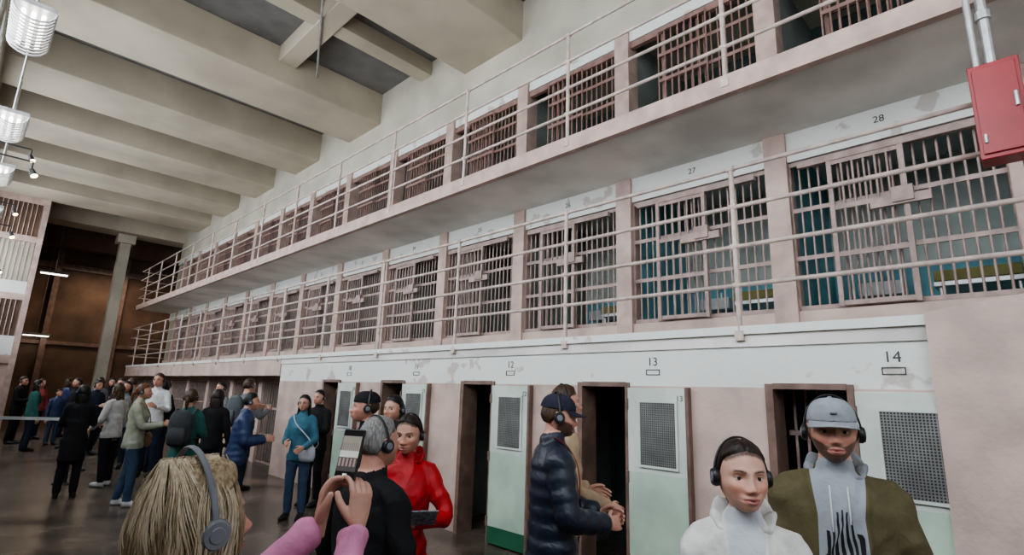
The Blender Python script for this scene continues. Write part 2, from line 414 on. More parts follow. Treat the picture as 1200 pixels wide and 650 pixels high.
def remesh(parts,vox,mats,name,parent,M,wr=0,sm=3,paint=None):
    vs=[];fs=[];tg=[]
    for v,f,t in parts:
        o=len(vs); vs+= [tuple(p) for p in v]; fs+=[tuple(o+k for k in q) for q in f]; tg+=[t]*len(v)
    me=bpy.data.meshes.new("tmp"); me.from_pydata(vs,[],fs); ob=bpy.data.objects.new("tmp",me); COL.objects.link(ob)
    r=ob.modifiers.new("r","REMESH"); r.mode='VOXEL'; r.voxel_size=vox
    s=ob.modifiers.new("s","SMOOTH"); s.factor=.5; s.iterations=sm
    dg=bpy.context.evaluated_depsgraph_get(); res=bpy.data.meshes.new_from_object(ob.evaluated_get(dg))
    bpy.data.objects.remove(ob); res.name=name
    kd=kdtree.KDTree(len(vs))
    for i,v in enumerate(vs): kd.insert(v,i)
    kd.balance()
    res.materials.clear()
    for m in mats: res.materials.append(m)
    mi=[]
    for p in res.polygons:
        t=tg[kd.find(p.center)[1]]
        if paint: t=paint(p.center,t)
        mi.append(t)
    res.polygons.foreach_set("material_index",mi); res.polygons.foreach_set("use_smooth",[True]*len(mi))
    if wr:
        nrm=[v.normal.copy() for v in res.vertices]; skip=set()
        for p,m in zip(res.polygons,mi):
            if m==0 and len(mats)>1:
                for v in p.vertices: skip.add(v)
        for v,n in zip(res.vertices,nrm):
            if v.index in skip: continue
            c=v.co; q=Vector((c.x*6,c.y*6,c.z*7+5*c.x)); a=noise.noise(q); w=(.5-abs(a)*2.4)+.3*noise.noise(q*2.4)
            v.co=c+n*wr*w
    o=bpy.data.objects.new(name,res); COL.objects.link(o); o.parent=parent; o.matrix_local=M
    return o
def simple(vs,fs,m,name,parent,M):
    b=MB(); b.raw(vs,fs,m); o=b.obj(name,parent,smooth=True); o.matrix_local=M; return o

def cloth(name,c,rough=.85,bump=.18,bs=90,spec=.25): return mat("cloth_"+name,c,rough,.08,14,bump,bs,spec=spec,bump2=.14)
SKC=[(.52,.29,.21),(.58,.34,.26),(.42,.24,.16),(.56,.29,.22),(.34,.19,.12)]
LIPC=[(.36,.13,.11),(.40,.145,.13),(.28,.12,.09),(.36,.13,.12),(.22,.10,.08)]
def skinmat(k):
    nm="skin_%d"%k
    if nm in _M: return _M[nm]
    m=mat(nm,SKC[k],.46,.05,18,.10,260,spec=.4); nt=m.node_tree; bs=nt.nodes["Principled BSDF"]
    src=bs.inputs["Base Color"].links[0].from_socket
    at=nt.nodes.new("ShaderNodeAttribute"); at.attribute_name="paint"; sp=nt.nodes.new("ShaderNodeSeparateColor"); nt.links.new(at.outputs["Color"],sp.inputs[0])
    bl=tuple(v*f for v,f in zip(SKC[k],(1.05,.66,.64)))
    for ch,colr in ((2,bl),(0,LIPC[k]),(1,(.045,.026,.018))):
        mx=nt.nodes.new("ShaderNodeMixRGB"); mx.inputs[2].default_value=(*colr,1); nt.links.new(src,mx.inputs[1])
        if ch==1:
            tc=nt.nodes.new("ShaderNodeTexCoord"); nz=nt.nodes.new("ShaderNodeTexNoise"); nz.inputs["Scale"].default_value=420; nt.links.new(tc.outputs["Object"],nz.inputs["Vector"])
            ma=nt.nodes.new("ShaderNodeMath"); ma.operation='MULTIPLY_ADD'; ma.inputs[1].default_value=.9; ma.inputs[2].default_value=.42; nt.links.new(nz.outputs["Fac"],ma.inputs[0])
            mb=nt.nodes.new("ShaderNodeMath"); mb.operation='MULTIPLY'; mb.use_clamp=True; nt.links.new(ma.outputs[0],mb.inputs[0]); nt.links.new(sp.outputs[ch],mb.inputs[1]); nt.links.new(mb.outputs[0],mx.inputs[0])
        else: nt.links.new(sp.outputs[ch],mx.inputs[0])
        src=mx.outputs[0]
    nt.links.new(src,bs.inputs["Base Color"]); return m
def cloth_open(top,inner):
    nm=top.name+"_over_"+inner.name
    if nm in _M: return _M[nm]
    m=top.copy(); m.name=nm; nt=m.node_tree; bs=nt.nodes["Principled BSDF"]; src=bs.inputs["Base Color"].links[0].from_socket
    r=[n for n in inner.node_tree.nodes if n.type=='VALTORGB'][0]
    at=nt.nodes.new("ShaderNodeAttribute"); at.attribute_name="open"; gt=nt.nodes.new("ShaderNodeMath"); gt.operation='GREATER_THAN'; gt.inputs[1].default_value=.5; nt.links.new(at.outputs["Fac"],gt.inputs[0])
    mx=nt.nodes.new("ShaderNodeMixRGB"); mx.inputs[2].default_value=tuple(r.color_ramp.elements[0].color); nt.links.new(src,mx.inputs[1]); nt.links.new(gt.outputs[0],mx.inputs[0]); nt.links.new(mx.outputs[0],bs.inputs["Base Color"])
    _M[nm]=m; return m
def hairmat(n,c,c2=None):
    if "hair_"+n in _M: return _M["hair_"+n]
    m=bpy.data.materials.new("hair_"+n); m.use_nodes=True; nt=m.node_tree; b=nt.nodes["Principled BSDF"]; b.inputs["Roughness"].default_value=.45; b.inputs["Specular IOR Level"].default_value=.3
    tc=nt.nodes.new("ShaderNodeTexCoord"); mp=nt.nodes.new("ShaderNodeMapping"); mp.inputs["Scale"].default_value=(140,140,14); nz=nt.nodes.new("ShaderNodeTexNoise"); nz.inputs["Scale"].default_value=1; nz.inputs["Detail"].default_value=3
    nt.links.new(tc.outputs["Object"],mp.inputs["Vector"]); nt.links.new(mp.outputs["Vector"],nz.inputs["Vector"])
    r=nt.nodes.new("ShaderNodeValToRGB"); r.color_ramp.elements[0].position=.35; r.color_ramp.elements[1].position=.65
    r.color_ramp.elements[0].color=(*c,1); r.color_ramp.elements[1].color=(*(c2 or tuple(v*.4 for v in c)),1)
    nt.links.new(nz.outputs["Fac"],r.inputs["Fac"]); nt.links.new(r.outputs["Color"],b.inputs["Base Color"])
    bp=nt.nodes.new("ShaderNodeBump"); bp.inputs["Strength"].default_value=.6; bp.inputs["Distance"].default_value=.004; nt.links.new(nz.outputs["Fac"],bp.inputs["Height"]); nt.links.new(bp.outputs["Normal"],b.inputs["Normal"])
    _M["hair_"+n]=m; return m
H_DARK=hairmat("dark",(.030,.019,.014)); H_BROWN=hairmat("brown",(.08,.045,.025)); H_AUB=hairmat("auburn",(.18,.07,.03)); H_GREY=hairmat("grey",(.28,.27,.26),(.12,.115,.11)); H_BLOND=hairmat("blond",(.42,.33,.215),(.20,.145,.085)); H_BLOND2=hairmat("blond_highlight",(.64,.55,.42),(.44,.35,.24)); H_BLACK=hairmat("black",(.012,.011,.012))
EYEW=mat("eye_white",(.66,.64,.61),.25,.02,5); IRIS=mat("eye_iris",(.05,.03,.018),.15,.02,5)

def build_head(par,M,sk,hair,hm,near,cap=None,phones=True,beard=None,glass=False,phc=None):
    nr,ns=(120,150) if near else (34,40)
    S=skinmat(sk)
    vs,fs=sph_grid(nr,ns,head_pt)
    b=MB(); b.raw(vs,fs,S)
    for s in (-1,1):
        ev,ef=loft([(Vector((s*.072,-.012,-.036)),Vector((.006,0,0)),Vector((0,.008,0))),(Vector((s*.076,-.012,-.018)),Vector((.008,0,0)),Vector((0,.013,0))),(Vector((s*.080,-.016,.006)),Vector((.009,0,0)),Vector((0,.018,0))),(Vector((s*.081,-.017,.022)),Vector((.007,0,0)),Vector((0,.014,0)))],10)
        b.raw(ev,ef,S)
    for s in (-1,1):
        c=Vector((s*.0315,.0650,.001)); r=.0146
        n1,n2=(20,24) if near else (8,10)
        ev=[];ef=[];em=[]
        for i in range(n1+1):
            th=math.pi*i/n1
            for j in range(n2):
                ph=2*math.pi*j/n2; ev.append(c+Vector((math.sin(th)*math.cos(ph),math.cos(th),math.sin(th)*math.sin(ph)))*r)
        for i in range(n1):
            for j in range(n2):
                q=(i*n2+j,i*n2+(j+1)%n2,(i+1)*n2+(j+1)%n2,(i+1)*n2+j); ef.append(q); em.append(BLACK if i<n1*.06 else IRIS if i<n1*.15 else EYEW)
        base=len(b.v); b.v+=[tuple(v) for v in ev]
        for q,m_ in zip(ef,em): b.f.append(tuple(base+k for k in q)); b.m.append(b.mi(m_))
        if near:
            for up_ in (1,-1):
                lv=[];lf=[]
                for i in range(9):
                    a0=math.radians(19 if up_>0 else -20); a1=math.radians(85 if up_>0 else -75)
                    for j in range(21):
                        az=math.radians(-85+170*j/20); e0=a0*math.cos(az*.95); el=e0+(a1-e0)*i/8
                        lv.append(c+Vector((math.sin(az)*math.cos(el),math.cos(az)*math.cos(el),math.sin(el)))*(r*1.09))
                for i in range(8):
                    for j in range(20): lf.append((i*21+j,i*21+j+1,(i+1)*21+j+1,(i+1)*21+j))
                b.raw(lv,lf,S)
            pts=[]
            for j in range(11):
                az=math.radians(-66+132*j/10); el=math.radians(19)*math.cos(az*.95)
                pts.append(c+Vector((math.sin(az)*math.cos(el),math.cos(az)*math.cos(el),math.sin(el)))*(r*1.11))
            tv,tf=tube(pts,[.0011]*11,6,1); b.raw(tv,tf,H_DARK)
            tv,tf=tube([Vector((s*.0075,.109,-.0405)),Vector((s*.0075,.104,-.0400))],[.0030,.0028],8,1,.7); b.raw(tv,tf,H_BROWN)
        pts=[Vector((s*.013,.0900,.0195)),Vector((s*.024,.0925,.0240)),Vector((s*.037,.0865,.0255)),Vector((s*.050,.0750,.0200))]
        tv,tf=tube(pts,[.0020,.0030,.0024,.0008],6,3,.5); b.raw(tv,tf,hm if hm not in (H_GREY,H_BLOND) else H_BROWN)
    o=b.obj("head",par,smooth=True); o.matrix_local=M
    ca=o.data.color_attributes.new("paint","FLOAT_COLOR","POINT"); dat=[0.,0.,0.,1.]*len(b.v)
    for i,p in enumerate(vs):
        ax=abs(p.x); z=p.z; lp=bd=bu=0.
        if p.y>.055:
            e1=(p.x/.0250)**2; zt=-.0535-.0015*g(p.x,.004)-.0078*e1+.0008*g(ax-.006,.003); zb=-.0775+.0100*e1
            lp=max(0,min(1,min(zt-z,z-zb)/.0022+.3))*(1 if e1<1.1 else 0)
            bw=.0205+.0050*math.sin(min(1,max(0,(ax-.012)/.040))*math.pi*.75); th=.0042*(1-.6*max(0,(ax-.02)/.034))
            if .011<ax<.054: bd=max(bd,.8*smooth((th-abs(z-bw))/.0025+.5)*smooth((ax-.011)/.004)*smooth((.054-ax)/.008))
            bu=.55*g(ax-.040,.016)*g(z+.030,.015)+.45*g(p.x,.012)*g(z+.034,.012)
            lp=max(lp,.35*g(ax-.0315,.010)*g(z+.012,.004))
        if beard and p.y>-.02:
            line=-.0465+.002*g(ax,.006) if ax<.033 else -.0665+.62*ax
            ex=(p.x/.0265)**2+((z+.0655)/.0135)**2
            v=smooth((line-z)/.006+.3)*smooth((ex-1)/.35+.2)*smooth((p.y+.02)/.02)
            bd=max(bd,.92*v)
        if hair and p.y>0:
            hl=.070-.022*min(1,(ax/.060))**2.2; bd=max(bd,smooth((z-hl+.003)/.010+.2*noise.noise(Vector((p.x*300,z*60,0)))))
        dat[i*4]=lp; dat[i*4+1]=bd; dat[i*4+2]=bu
    ca.data.foreach_set("color",dat)
    if hair:
        sh=hair in("short","grey")
        def hf(a,c,d):
            p=head_pt(a,c,d)
            hl=.070-.022*min(1,(abs(p.x)/.060))**2.2
            h1=(p.z-hl)/.030
            bk=lerp_tab([(-.10,-.045),(-.04,-.035),(-.01,-.022 if sh else -.008),(.02,.004 if sh else .018),(.05,.030),(.075,.055)],p.z)
            lowz=-.055 if sh else -.10
            h2=min((bk-p.y)/.016,(p.z-lowz)/.02)
            t=smooth(max(h1,h2))
            th={"short":.010,"grey":.009,"long":.015,"tied":.009,"bob":.022}[hair]
            if cap: th=min(th,.007)
            nrm=Vector((a,c*.9,d)).normalized()
            w=noise.noise(Vector((a*5,c*5,d*3)))*.003
            part=-.006*g(a,.05)*(1 if hair in("long","tied") and d>.4 else 0)
            return p+nrm*(-.006+(th+.006+w+part)*t)
        hv,hf_=sph_grid(nr,ns,hf); HB=MB(); HB.raw(hv,hf_,hm)
        if hair=="long":
            for s in (-1,1):
                rings=[]
                for (x,y,z,rx,ry) in ((.060,-.03,.04,.02,.045),(.076,-.03,-.02,.014,.038),(.080,-.03,-.08,.015,.038),(.080,-.02,-.15,.018,.038),(.078,-.0,-.21,.016,.032),(.074,.02,-.26,.008,.02)):
                    rings.append((Vector((s*x,y,z)),Vector((rx,0,0)),Vector((0,ry,0))))
                v_,f_=loft(rings,12); HB.raw(v_,f_,hm)
            v_,f_=loft([(Vector((0,-.06,.04)),Vector((.06,0,0)),Vector((0,.035,0))),(Vector((0,-.072,-.06)),Vector((.07,0,0)),Vector((0,.035,0))),(Vector((0,-.075,-.15)),Vector((.075,0,0)),Vector((0,.03,0))),(Vector((0,-.075,-.24)),Vector((.06,0,0)),Vector((0,.02,0)))],16); HB.raw(v_,f_,hm)
        if hair=="tied":
            v_,f_=tube([(0,-.09,.0),(0,-.12,-.02),(0,-.125,-.09),(0,-.115,-.17)],[.022,.028,.024,.008],12,4); HB.raw(v_,f_,hm)
        if hair=="bob":
            v_,f_=loft([(Vector((0,-.02,.07)),Vector((.070,0,0)),Vector((0,.070,0))),(Vector((0,-.03,.02)),Vector((.088,0,0)),Vector((0,.078,0))),(Vector((0,-.037,-.05)),Vector((.094,0,0)),Vector((0,.072,0))),(Vector((0,-.037,-.10)),Vector((.090,0,0)),Vector((0,.062,0))),(Vector((0,-.032,-.14)),Vector((.07,0,0)),Vector((0,.045,0)))],28); HB.raw(v_,f_,hm)
            for cl in range(150):
                az0=random.uniform(-math.pi*.74,math.pi*.74); ln=random.uniform(.24,.31); ph=random.uniform(0,6.28); amp=random.uniform(.05,.20); bul=random.uniform(.97,1.12); mm=random.choice((hm,H_BLOND2,H_BLOND2)); oy=random.uniform(-.055,.055)
                for t in range(10):
                    az=az0+random.uniform(-.12,.12); pts=[]; jl=random.uniform(.9,1.05)
                    for q in range(9):
                        u=q/8; zz=.138-.02*u-ln*jl*u**1.15
                        rr=(.018+.092*math.sin(min(1,u*1.7)*math.pi/2))*bul
                        if u>.62: rr*=1-.30*(u-.62)/.38
                        a2=az+amp*math.sin(u*7+ph)*u
                        rr+=.006*math.cos(u*9+ph)*u
                        pts.append(Vector((math.sin(a2)*rr*.98,-math.cos(a2)*rr*.98-.018+oy*(1-u)**3,zz)))
                    v_,f_=tube(pts,[.0008]+[random.uniform(.0007,.0016)]*7+[.0004],5,2); HB.raw(v_,f_,mm)
        o=HB.obj("hair",par,smooth=True); o.matrix_local=M
    if cap:
        b=MB(); vs=[];fs=[]; n=36; m=10
        for i in range(m+1):
            el=math.pi/2*i/m; rz=.092
            for j in range(n):
                t=2*math.pi*j/n; rr=math.cos(el*.98)**.72 if i<m else 0.02
                vs.append(Vector((.084*rr*math.cos(t),.104*rr*math.sin(t)-.004,.040+rz*math.sin(el)*.92)))
        for i in range(m):
            for j in range(n): fs.append((i*n+j,i*n+(j+1)%n,(i+1)*n+(j+1)%n,(i+1)*n+j))
        b.raw(vs,fs,cap)
        if cap is not BEANIE:
            top=[];bot=[]
            for i in range(8):
                for j in range(17):
                    a=math.radians(-72+144*j/16); u=i/7
                    x=math.sin(a)*(.083+.004*u); y=math.cos(a)*.098+ u*.070*math.cos(a)**.6; z=.042-.014*u-.9*(x*x)*1.6*u-.004
                    top.append(Vector((x,y,z))); bot.append(Vector((x,y,z-.004)))
            fs=[]
            for i in range(7):
                for j in range(16):
                    a0=i*17+j; fs.append((a0,a0+1,a0+18,a0+17)); fs.append((136+a0,136+a0+17,136+a0+18,136+a0+1))
            for j in range(16): a0=7*17+j; fs.append((a0,a0+1,136+a0+1,136+a0))
            b.raw(top+bot,fs,cap)
            v_,f_=tube([(0,0,.122),(0,0,.128)],[.008,.007],10,1); b.raw(v_,f_,cap)
            if near:
                for sa in (0,60,120,180,240,300):
                    pts=[]
                    for q in range(9):
                        el=math.pi/2*q/8; rr=math.cos(el*.98)**.72 if q<8 else .02; t=math.radians(sa+30)
                        pts.append(Vector((.0845*rr*math.cos(t),.1045*rr*math.sin(t)-.004,.0405+.092*math.sin(el)*.925)))
                    v_,f_=tube(pts,[.0011]*9,5,1); b.raw(v_,f_,cap)
                v_,f_=tube([(0.010,.100,.070),(-.010,.100,.070)],[.006,.006],10,1); b.raw(v_,f_,GREYP)
        o=b.obj("cap",par,smooth=True); o.matrix_local=M
    if phones:
        b=MB(); pm=phc or BLACK; off=.034 if hair=="bob" else (.010 if cap else .0)
        w=.089+off*.8; pts=[Vector((math.sin(a)*w,-.008-.02*math.cos(a),math.cos(a)*(.131+off)-.004)) for a in [math.radians(-92+184*k/24) for k in range(25)]]
        v_,f_=tube(pts,[.0036]*25,10,1,2.0,up=Vector((0,1,0))); b.raw(v_,f_,pm)
        for s in (-1,1):
            for (xa,xb,ra,rb) in ((.077,.088,.030,.032),(.088,.097,.030,.026),(.097,.100,.017,.015)):
                b.cyl((s*(xa+off*.8),-.010,-.008),(s*(xb+off*.8),-.010,-.008),ra,pm if xb!=.100 else GREYP,24,rb)
        o=b.obj("headphones",par,smooth=False); o.matrix_local=M
    if glass:
        b=MB()
        for s in (-1,1):
            pts=[Vector((s*.033+.022*math.cos(a),.098,.0+.016*math.sin(a))) for a in [2*math.pi*k/14 for k in range(15)]]
            v_,f_=tube(pts,[.0016]*15,6,1); b.raw(v_,f_,BLACK)
            v_,f_=tube([(s*.055,.096,.004),(s*.078,.06,.004),(s*.084,-.01,.002)],[.0016]*3,6,1); b.raw(v_,f_,BLACK)
        v_,f_=tube([(-.011,.099,.003),(.011,.099,.003)],[.0015]*2,6,1); b.raw(v_,f_,BLACK)
        o=b.obj("glasses",par,smooth=True); o.matrix_local=M

def build_hand(par,W,d,pn,side,S,curl,vox):
    d=d.normalized(); pn=(pn-d*pn.dot(d)).normalized(); x=d.cross(pn)
    if side>0: x=-x
    M3=lambda a,b_,c: W+x*a+d*b_+pn*c
    parts=[];rings=[]
    for (yy,w,t) in ((-.03,.024,.020),(0,.025,.018),(.03,.036,.016),(.065,.042,.014),(.088,.040,.011)):
        rings.append((M3(0,yy,0),x*w,pn*t))
    v,f=loft(rings,14); parts.append((v,f,0))
    for k,(fx,L) in enumerate(((.031,.072),(.0105,.080),(-.0105,.074),(-.031,.058))):
        pts=[(fx,.075,0),(fx*1.04,.090,0)]; ang=0; y,z=.090,0; c=curl[k] if isinstance(curl,(list,tuple)) else curl
        for q,fr in enumerate((.45,.30,.25)):
            ang+=c*(.8 if q==0 else 1.1 if q==1 else .8); y+=math.cos(ang)*L*fr; z-=math.sin(ang)*L*fr; pts.append((fx*(1.05),y,z))
        v,f=tube([M3(*p) for p in pts],[.0095,.0095,.0090,.0083,.0070],10,3); parts.append((v,f,0))
    v,f=tube([M3(.018,.015,-.004),M3(.042,.040,-.014),M3(.056,.066,-.026),M3(.058,.090,-.036)],[.014,.0125,.0105,.0085],10,3); parts.append((v,f,0))
    remesh(parts,vox,[S],"hand",par,Matrix(),0,2)

def person(name,x,y,h,phi,top,pants,shoes=BLACK,sk=0,hair="short",hm=H_DARK,cap=None,phones=True,female=False,kind="jacket",
           R=(.25,.05,.80),Lh=(-.25,.05,.80),poleR=(.5,-.5,-1),poleL=(-.5,-.5,-1),hyaw=0,hpitch=0,near=False,inner=None,openw=None,hood=False,beard=None,
           glass=False,curl=.45,hdR=None,hdL=None,pnR=None,pnL=None,lean=0,stance=.10,step=0.0,backpack=None,bag=None,phc=None,scale_w=1.0,vox=None,strings=None,stripes=None,lanyard=None):
    e=empty(name,(x,y,0)); s=h/1.7
    e.rotation_euler=(0,0,phi-math.pi/2); e.scale=(s,s,s)
    S=skinmat(sk); inner=inner or top
    mats=[S,top,pants,shoes,inner]
    vox=vox or (.0085 if near else .017); V=Vector; parts=[]
    W=scale_w*(.86 if female else 1.0); q=.085 if kind=="puffer" else 0
    lz=lambda z: V((0,lean*max(0,z-.9),0))
    hemz={"jacket":.80,"puffer":.80,"coat":.55,"shirt":.84}[kind]
    prof=[(.55,.20,.165),(.68,.195,.155),(.80,.185,.140),(.92,.178,.132),(1.04,.166,.122),(1.14,.170,.124),(1.24,.178,.126),(1.32,.176,.120),(1.375,.158,.105),(1.415,.115,.085),(1.44,.072,.066)]
    if kind=="shirt": prof=[(a,b_*.92,c*.9) for a,b_,c in prof]
    if female: prof=[(a,b_*(.93 if 1.0<a<1.1 else 1),c*(1.10 if 1.18<a<1.28 else .97)) for a,b_,c in prof]
    pw=[(a,b_*W) for a,b_,c in prof]; pd=[(a,c) for a,b_,c in prof]
    def ysurf(xx,z):
        w=lerp_tab(pw,z); d_=lerp_tab(pd,z); t=min(.98,abs(xx)/w); return -.005+(.02 if female and 1.18<z<1.28 else 0)+d_*math.sqrt(1-t*t)+lean*max(0,z-.9)
    rings=[]; z=hemz
    while z<=1.4401:
        w=lerp_tab(pw,z); dd=lerp_tab(pd,z)
        k=1+(q*abs(math.sin((z-hemz)*38)) if q else 0)
        yo=.02*smooth((z-1.12)/.08)*smooth((1.34-z)/.08) if female else 0
        rings.append((V((0,-.005+yo,z))+lz(z),V((w*k,0,0)),V((0,dd*k,0)))); z+=.02
    v,f=loft(rings,32); parts.append((v,f,1))
    # collar
    clz={'puffer':1.492,'shirt':1.452}.get(kind,1.472); cr=.070 if not female else .062
    v,f=loft([(V((0,-.012,1.40))+lz(1.4),V((.086,0,0)),V((0,.078,.01))),(V((0,-.014,1.435))+lz(1.4),V((.077,0,0)),V((0,.073,.012))),(V((0,-.012,clz))+lz(1.4),V((cr,0,0)),V((0,cr,.018)))],20); parts.append((v,f,1))
    if openw:
        for sd in (-1,1):
            pts=[V((sd*lerp_tab(openw,z),ysurf(lerp_tab(openw,z),z)+.004,z)) for z in [hemz+.02+(1.44-hemz-.02)*t/14 for t in range(15)] if lerp_tab(openw,z)>.004]
            if len(pts)>2:
                v,f=tube(pts,[.013]*len(pts),8,2,.8); parts.append((v,f,1))
    hparts=[]
    if hood:
        rg=[]; A=list(range(-232,53,8)); n_=len(A)
        for i,a in enumerate(A):
            ar=math.radians(a); fr=.5+.5*math.sin(ar); t=math.sin(math.pi*(i+.6)/(n_+.2)); dirv=V((math.cos(ar),math.sin(ar),0))
            c=V((.074*math.cos(ar),.074*math.sin(ar)-.014-.010*(1-fr),1.452-.050*fr**1.5+.010*math.sin(a*.13)))+lz(1.42)+dirv*.012*(1-fr)
            tk_=(.010+.018*t)*(1.25-.45*fr); hh=(.014+.034*t)*(1.15-.25*fr)
            rg.append((c,dirv*tk_+V((0,0,-.010)),V((0,0,hh))+dirv*.022))
        v,f=loft(rg,18); hparts.append((v,f))
        v,f=loft([(V((0,-.110,1.475)),V((.075,0,0)),V((0,.026,0))),(V((0,-.140,1.42)),V((.095,0,0)),V((0,.040,0))),(V((0,-.155,1.34)),V((.085,0,0)),V((0,.036,0))),(V((0,-.150,1.26)),V((.05,0,0)),V((0,.02,0)))],16); hparts.append((v,f))
    for sd in (-1,1):
        v,f=tube([V((sd*.03,-.02,1.415))+lz(1.41),V((sd*.09,-.018,1.395))+lz(1.4),V((sd*.160*W,-.012,1.360))+lz(1.37)],[.045,.052,.058],14,5); parts.append((v,f,1))
    # neck
    v,f=tube([V((0,-.012,1.445))+lz(1.44),V((0,.002,1.545))+lz(1.5)],[.054 if not female else .046]*2,16,6); parts.append((v,f,0))
    v,f=loft([(V((0,-.005,zz)),V((a*W,0,0)),V((0,c,0))) for zz,a,c in ((.78,.155,.110),(.83,.166,.120),(.88,.166,.120),(.93,.158,.112),(.98,.145,.100))],24); parts.append((v,f,2))
    for sd in (-1,1):
        fx=sd*stance; fy=sd*step
        hip=V((sd*.088,0,.87)); ank=V((fx,fy-.03,.085)); kn=(hip+ank)/2+V((0,.025+abs(step)*.1,.03))
        v,f=tube([hip,kn,ank],[.094,.066,.054 if female else .060],16,12); parts.append((v,f,2))
        v,f=tube([V((fx,fy-.075,.045)),V((fx,fy-.01,.052)),V((fx+sd*.01,fy+.09,.040)),V((fx+sd*.015,fy+.165,.030))],[.040,.044,.043,.030],14,5,.85); parts.append((v,f,3))
        v,f=loft([(V((fx,fy-.085,.012)),V((.034,0,0)),V((0,0,.012))),(V((fx,fy-.02,.012)),V((.038,0,0)),V((0,0,.013))),(V((fx+sd*.01,fy+.09,.012)),V((.046,0,0)),V((0,0,.013))),(V((fx+sd*.015,fy+.18,.012)),V((.036,0,0)),V((0,0,.011)))],12); parts.append((v,f,3))
    hands=[]
    for sd,T,pole,hd,pn in ((1,R,poleR,hdR,pnR),(-1,Lh,poleL,hdL,pnL)):
        Sh=V((sd*.166*W,-.01,1.355))+lz(1.36); T=V(T)
        E,T=ik(Sh,T,.285,.255,V(pole))
        tk=1.12 if kind in("puffer",) else (1.0 if kind!="shirt" else .88)
        if kind=="puffer": v,f=tube([Sh-V((sd*.03,0,-.005)),Sh,E,T],[.058,.068*tk,.058*tk,.046*tk],16,12,1,None,.13,38)
        else: v,f=tube([Sh-V((sd*.03,0,-.005)),Sh,E,T],[.050,.061*tk,.053*tk,.042*tk],16,10)
        parts.append((v,f,1))
        fd=(T-E).normalized()
        v,f=tube([T-fd*.012,T+fd*.010],[.047*tk,.046*tk],14,2); parts.append((v,f,1))
        hands.append((T+fd*.03,V(hd) if hd else fd,V(pn) if pn else V((sd*1,.3,.2)),sd))
    nr_=.054 if not female else .046
    if openw: mats[1]=cloth_open(top,inner)
    def paint(c,t):
        if t==2 and c.z>hemz-.004: return 1
        if c.z>1.42 and t in(0,1):
            yc=-.012+(c.z-1.445)*.14+lean*(c.z-.9)
            return 0 if (math.hypot(c.x,c.y-yc)<nr_+.0055 and c.z>1.435) else 1
        return t
    body=remesh(parts,vox,mats,"body",e,Matrix(),(.003 if kind=='puffer' else .011) if near else .006,2 if kind=='puffer' else 3,paint)
    if openw:
        at=body.data.attributes.new("open","FLOAT","POINT"); vals=[]
        for v in body.data.vertices:
            c=v.co; f_=0.
            if c.y>.02 and c.z>hemz and c.y<ysurf(c.x,c.z)+.06: f_=max(0,min(1,.5+(lerp_tab(openw,c.z)-abs(c.x))/.04))
            vals.append(f_)
        at.data.foreach_set("value",vals)
    if hparts: remesh([(a_,b_,0) for a_,b_ in hparts],vox*.8,[inner if hood==4 else top],"hood",e,Matrix(),.005,3)
    for W_,d,pn,sd in hands: build_hand(e,W_,d,pn,sd,S,curl,.0032 if near else .006)
    HM=Matrix.Translation(V((0,.018,1.588))+lz(1.55))@Matrix.Rotation(hyaw,4,'Z')@Matrix.Rotation(hpitch,4,'X')
    build_head(e,HM,sk,hair,hm,near,cap,phones,beard,glass,phc)
    if strings:
        b=MB()
        for sd,zl in ((-1,1.28),(1,1.25)):
            pts=[V((sd*.028,ysurf(.028,z)+.014,z)) for z in (1.40,1.37,1.32,zl)]
            v,f=tube(pts,[.0024]*4,8,4); b.raw(v,f,strings)
        b.obj("drawstrings",e,smooth=True)
    if stripes:
        b=MB()
        for i,(xt,xb,zt,zb) in enumerate(((-.050,-.060,1.25,1.10),(-.034,-.043,1.29,1.07),(-.017,-.024,1.32,1.05),(.000,-.002,1.33,1.04),(.017,.020,1.32,1.05),(.034,.041,1.29,1.07),(.050,.060,1.25,1.10))):
            vs=[];fs=[]; N=16
            for j in range(N+1):
                t=j/N; z=zt*(1-t)+zb*t; xc=xt*(1-t)+xb*t; ww=.003+.0050*t
                for k in range(3): xx=xc+(k-1)*ww; vs.append((xx,ysurf(xx,z)+.02,z))
            for j in range(N):
                for k in range(2): a=j*3+k; fs.append((a,a+3,a+4,a+1))
            b.raw(vs,fs,stripes)
        o=b.obj("chest_print",e); sw=o.modifiers.new("sw","SHRINKWRAP"); sw.target=body; sw.wrap_method='NEAREST_SURFACEPOINT'; sw.wrap_mode='ABOVE_SURFACE'; sw.offset=.0018
    if lanyard:
        b=MB()
        for sd in (-1,1):
            v,f=tube([(sd*.075,-.02,1.475),(sd*.085,.05,1.44),(sd*.065,ysurf(.06,1.38)+.022,1.36),(sd*.035,ysurf(.04,1.25)+.026,1.25),(sd*.008,ysurf(0,1.15)+.026,1.15)],[.005]*5,8,4,.5); b.raw(v,f,lanyard)
        b.box(-.03,.03,ysurf(0,1.1)+.024,ysurf(0,1.1)+.032,1.05,1.15,BLACK); b.obj("lanyard",e,smooth=False)
    if backpack:
        b=MB(); rr=[]
        for zz,a,c in ((.98,.12,.06),(1.0,.14,.08),(1.12,.15,.09),(1.26,.15,.085),(1.36,.135,.07),(1.42,.09,.045)): rr.append((V((0,-.205,zz)),V((a,0,0)),V((0,c,0))))
        v,f=loft(rr,20); b.raw(v,f,backpack)
        v,f=loft([(V((0,-.29,1.0)),V((.10,0,0)),V((0,.03,0))),(V((0,-.30,1.1)),V((.11,0,0)),V((0,.035,0))),(V((0,-.29,1.2)),V((.10,0,0)),V((0,.03,0)))],16); b.raw(v,f,backpack)
        for sd in (-1,1):
            v,f=tube([(sd*.11,-.16,1.36),(sd*.12,-.08,1.445),(sd*.12,.06,1.42),(sd*.13,.142,1.28),(sd*.15,.12,1.12),(sd*.165,.0,1.06),(sd*.12,-.16,1.05)],[.016]*7,8,4,.5); b.raw(v,f,backpack)
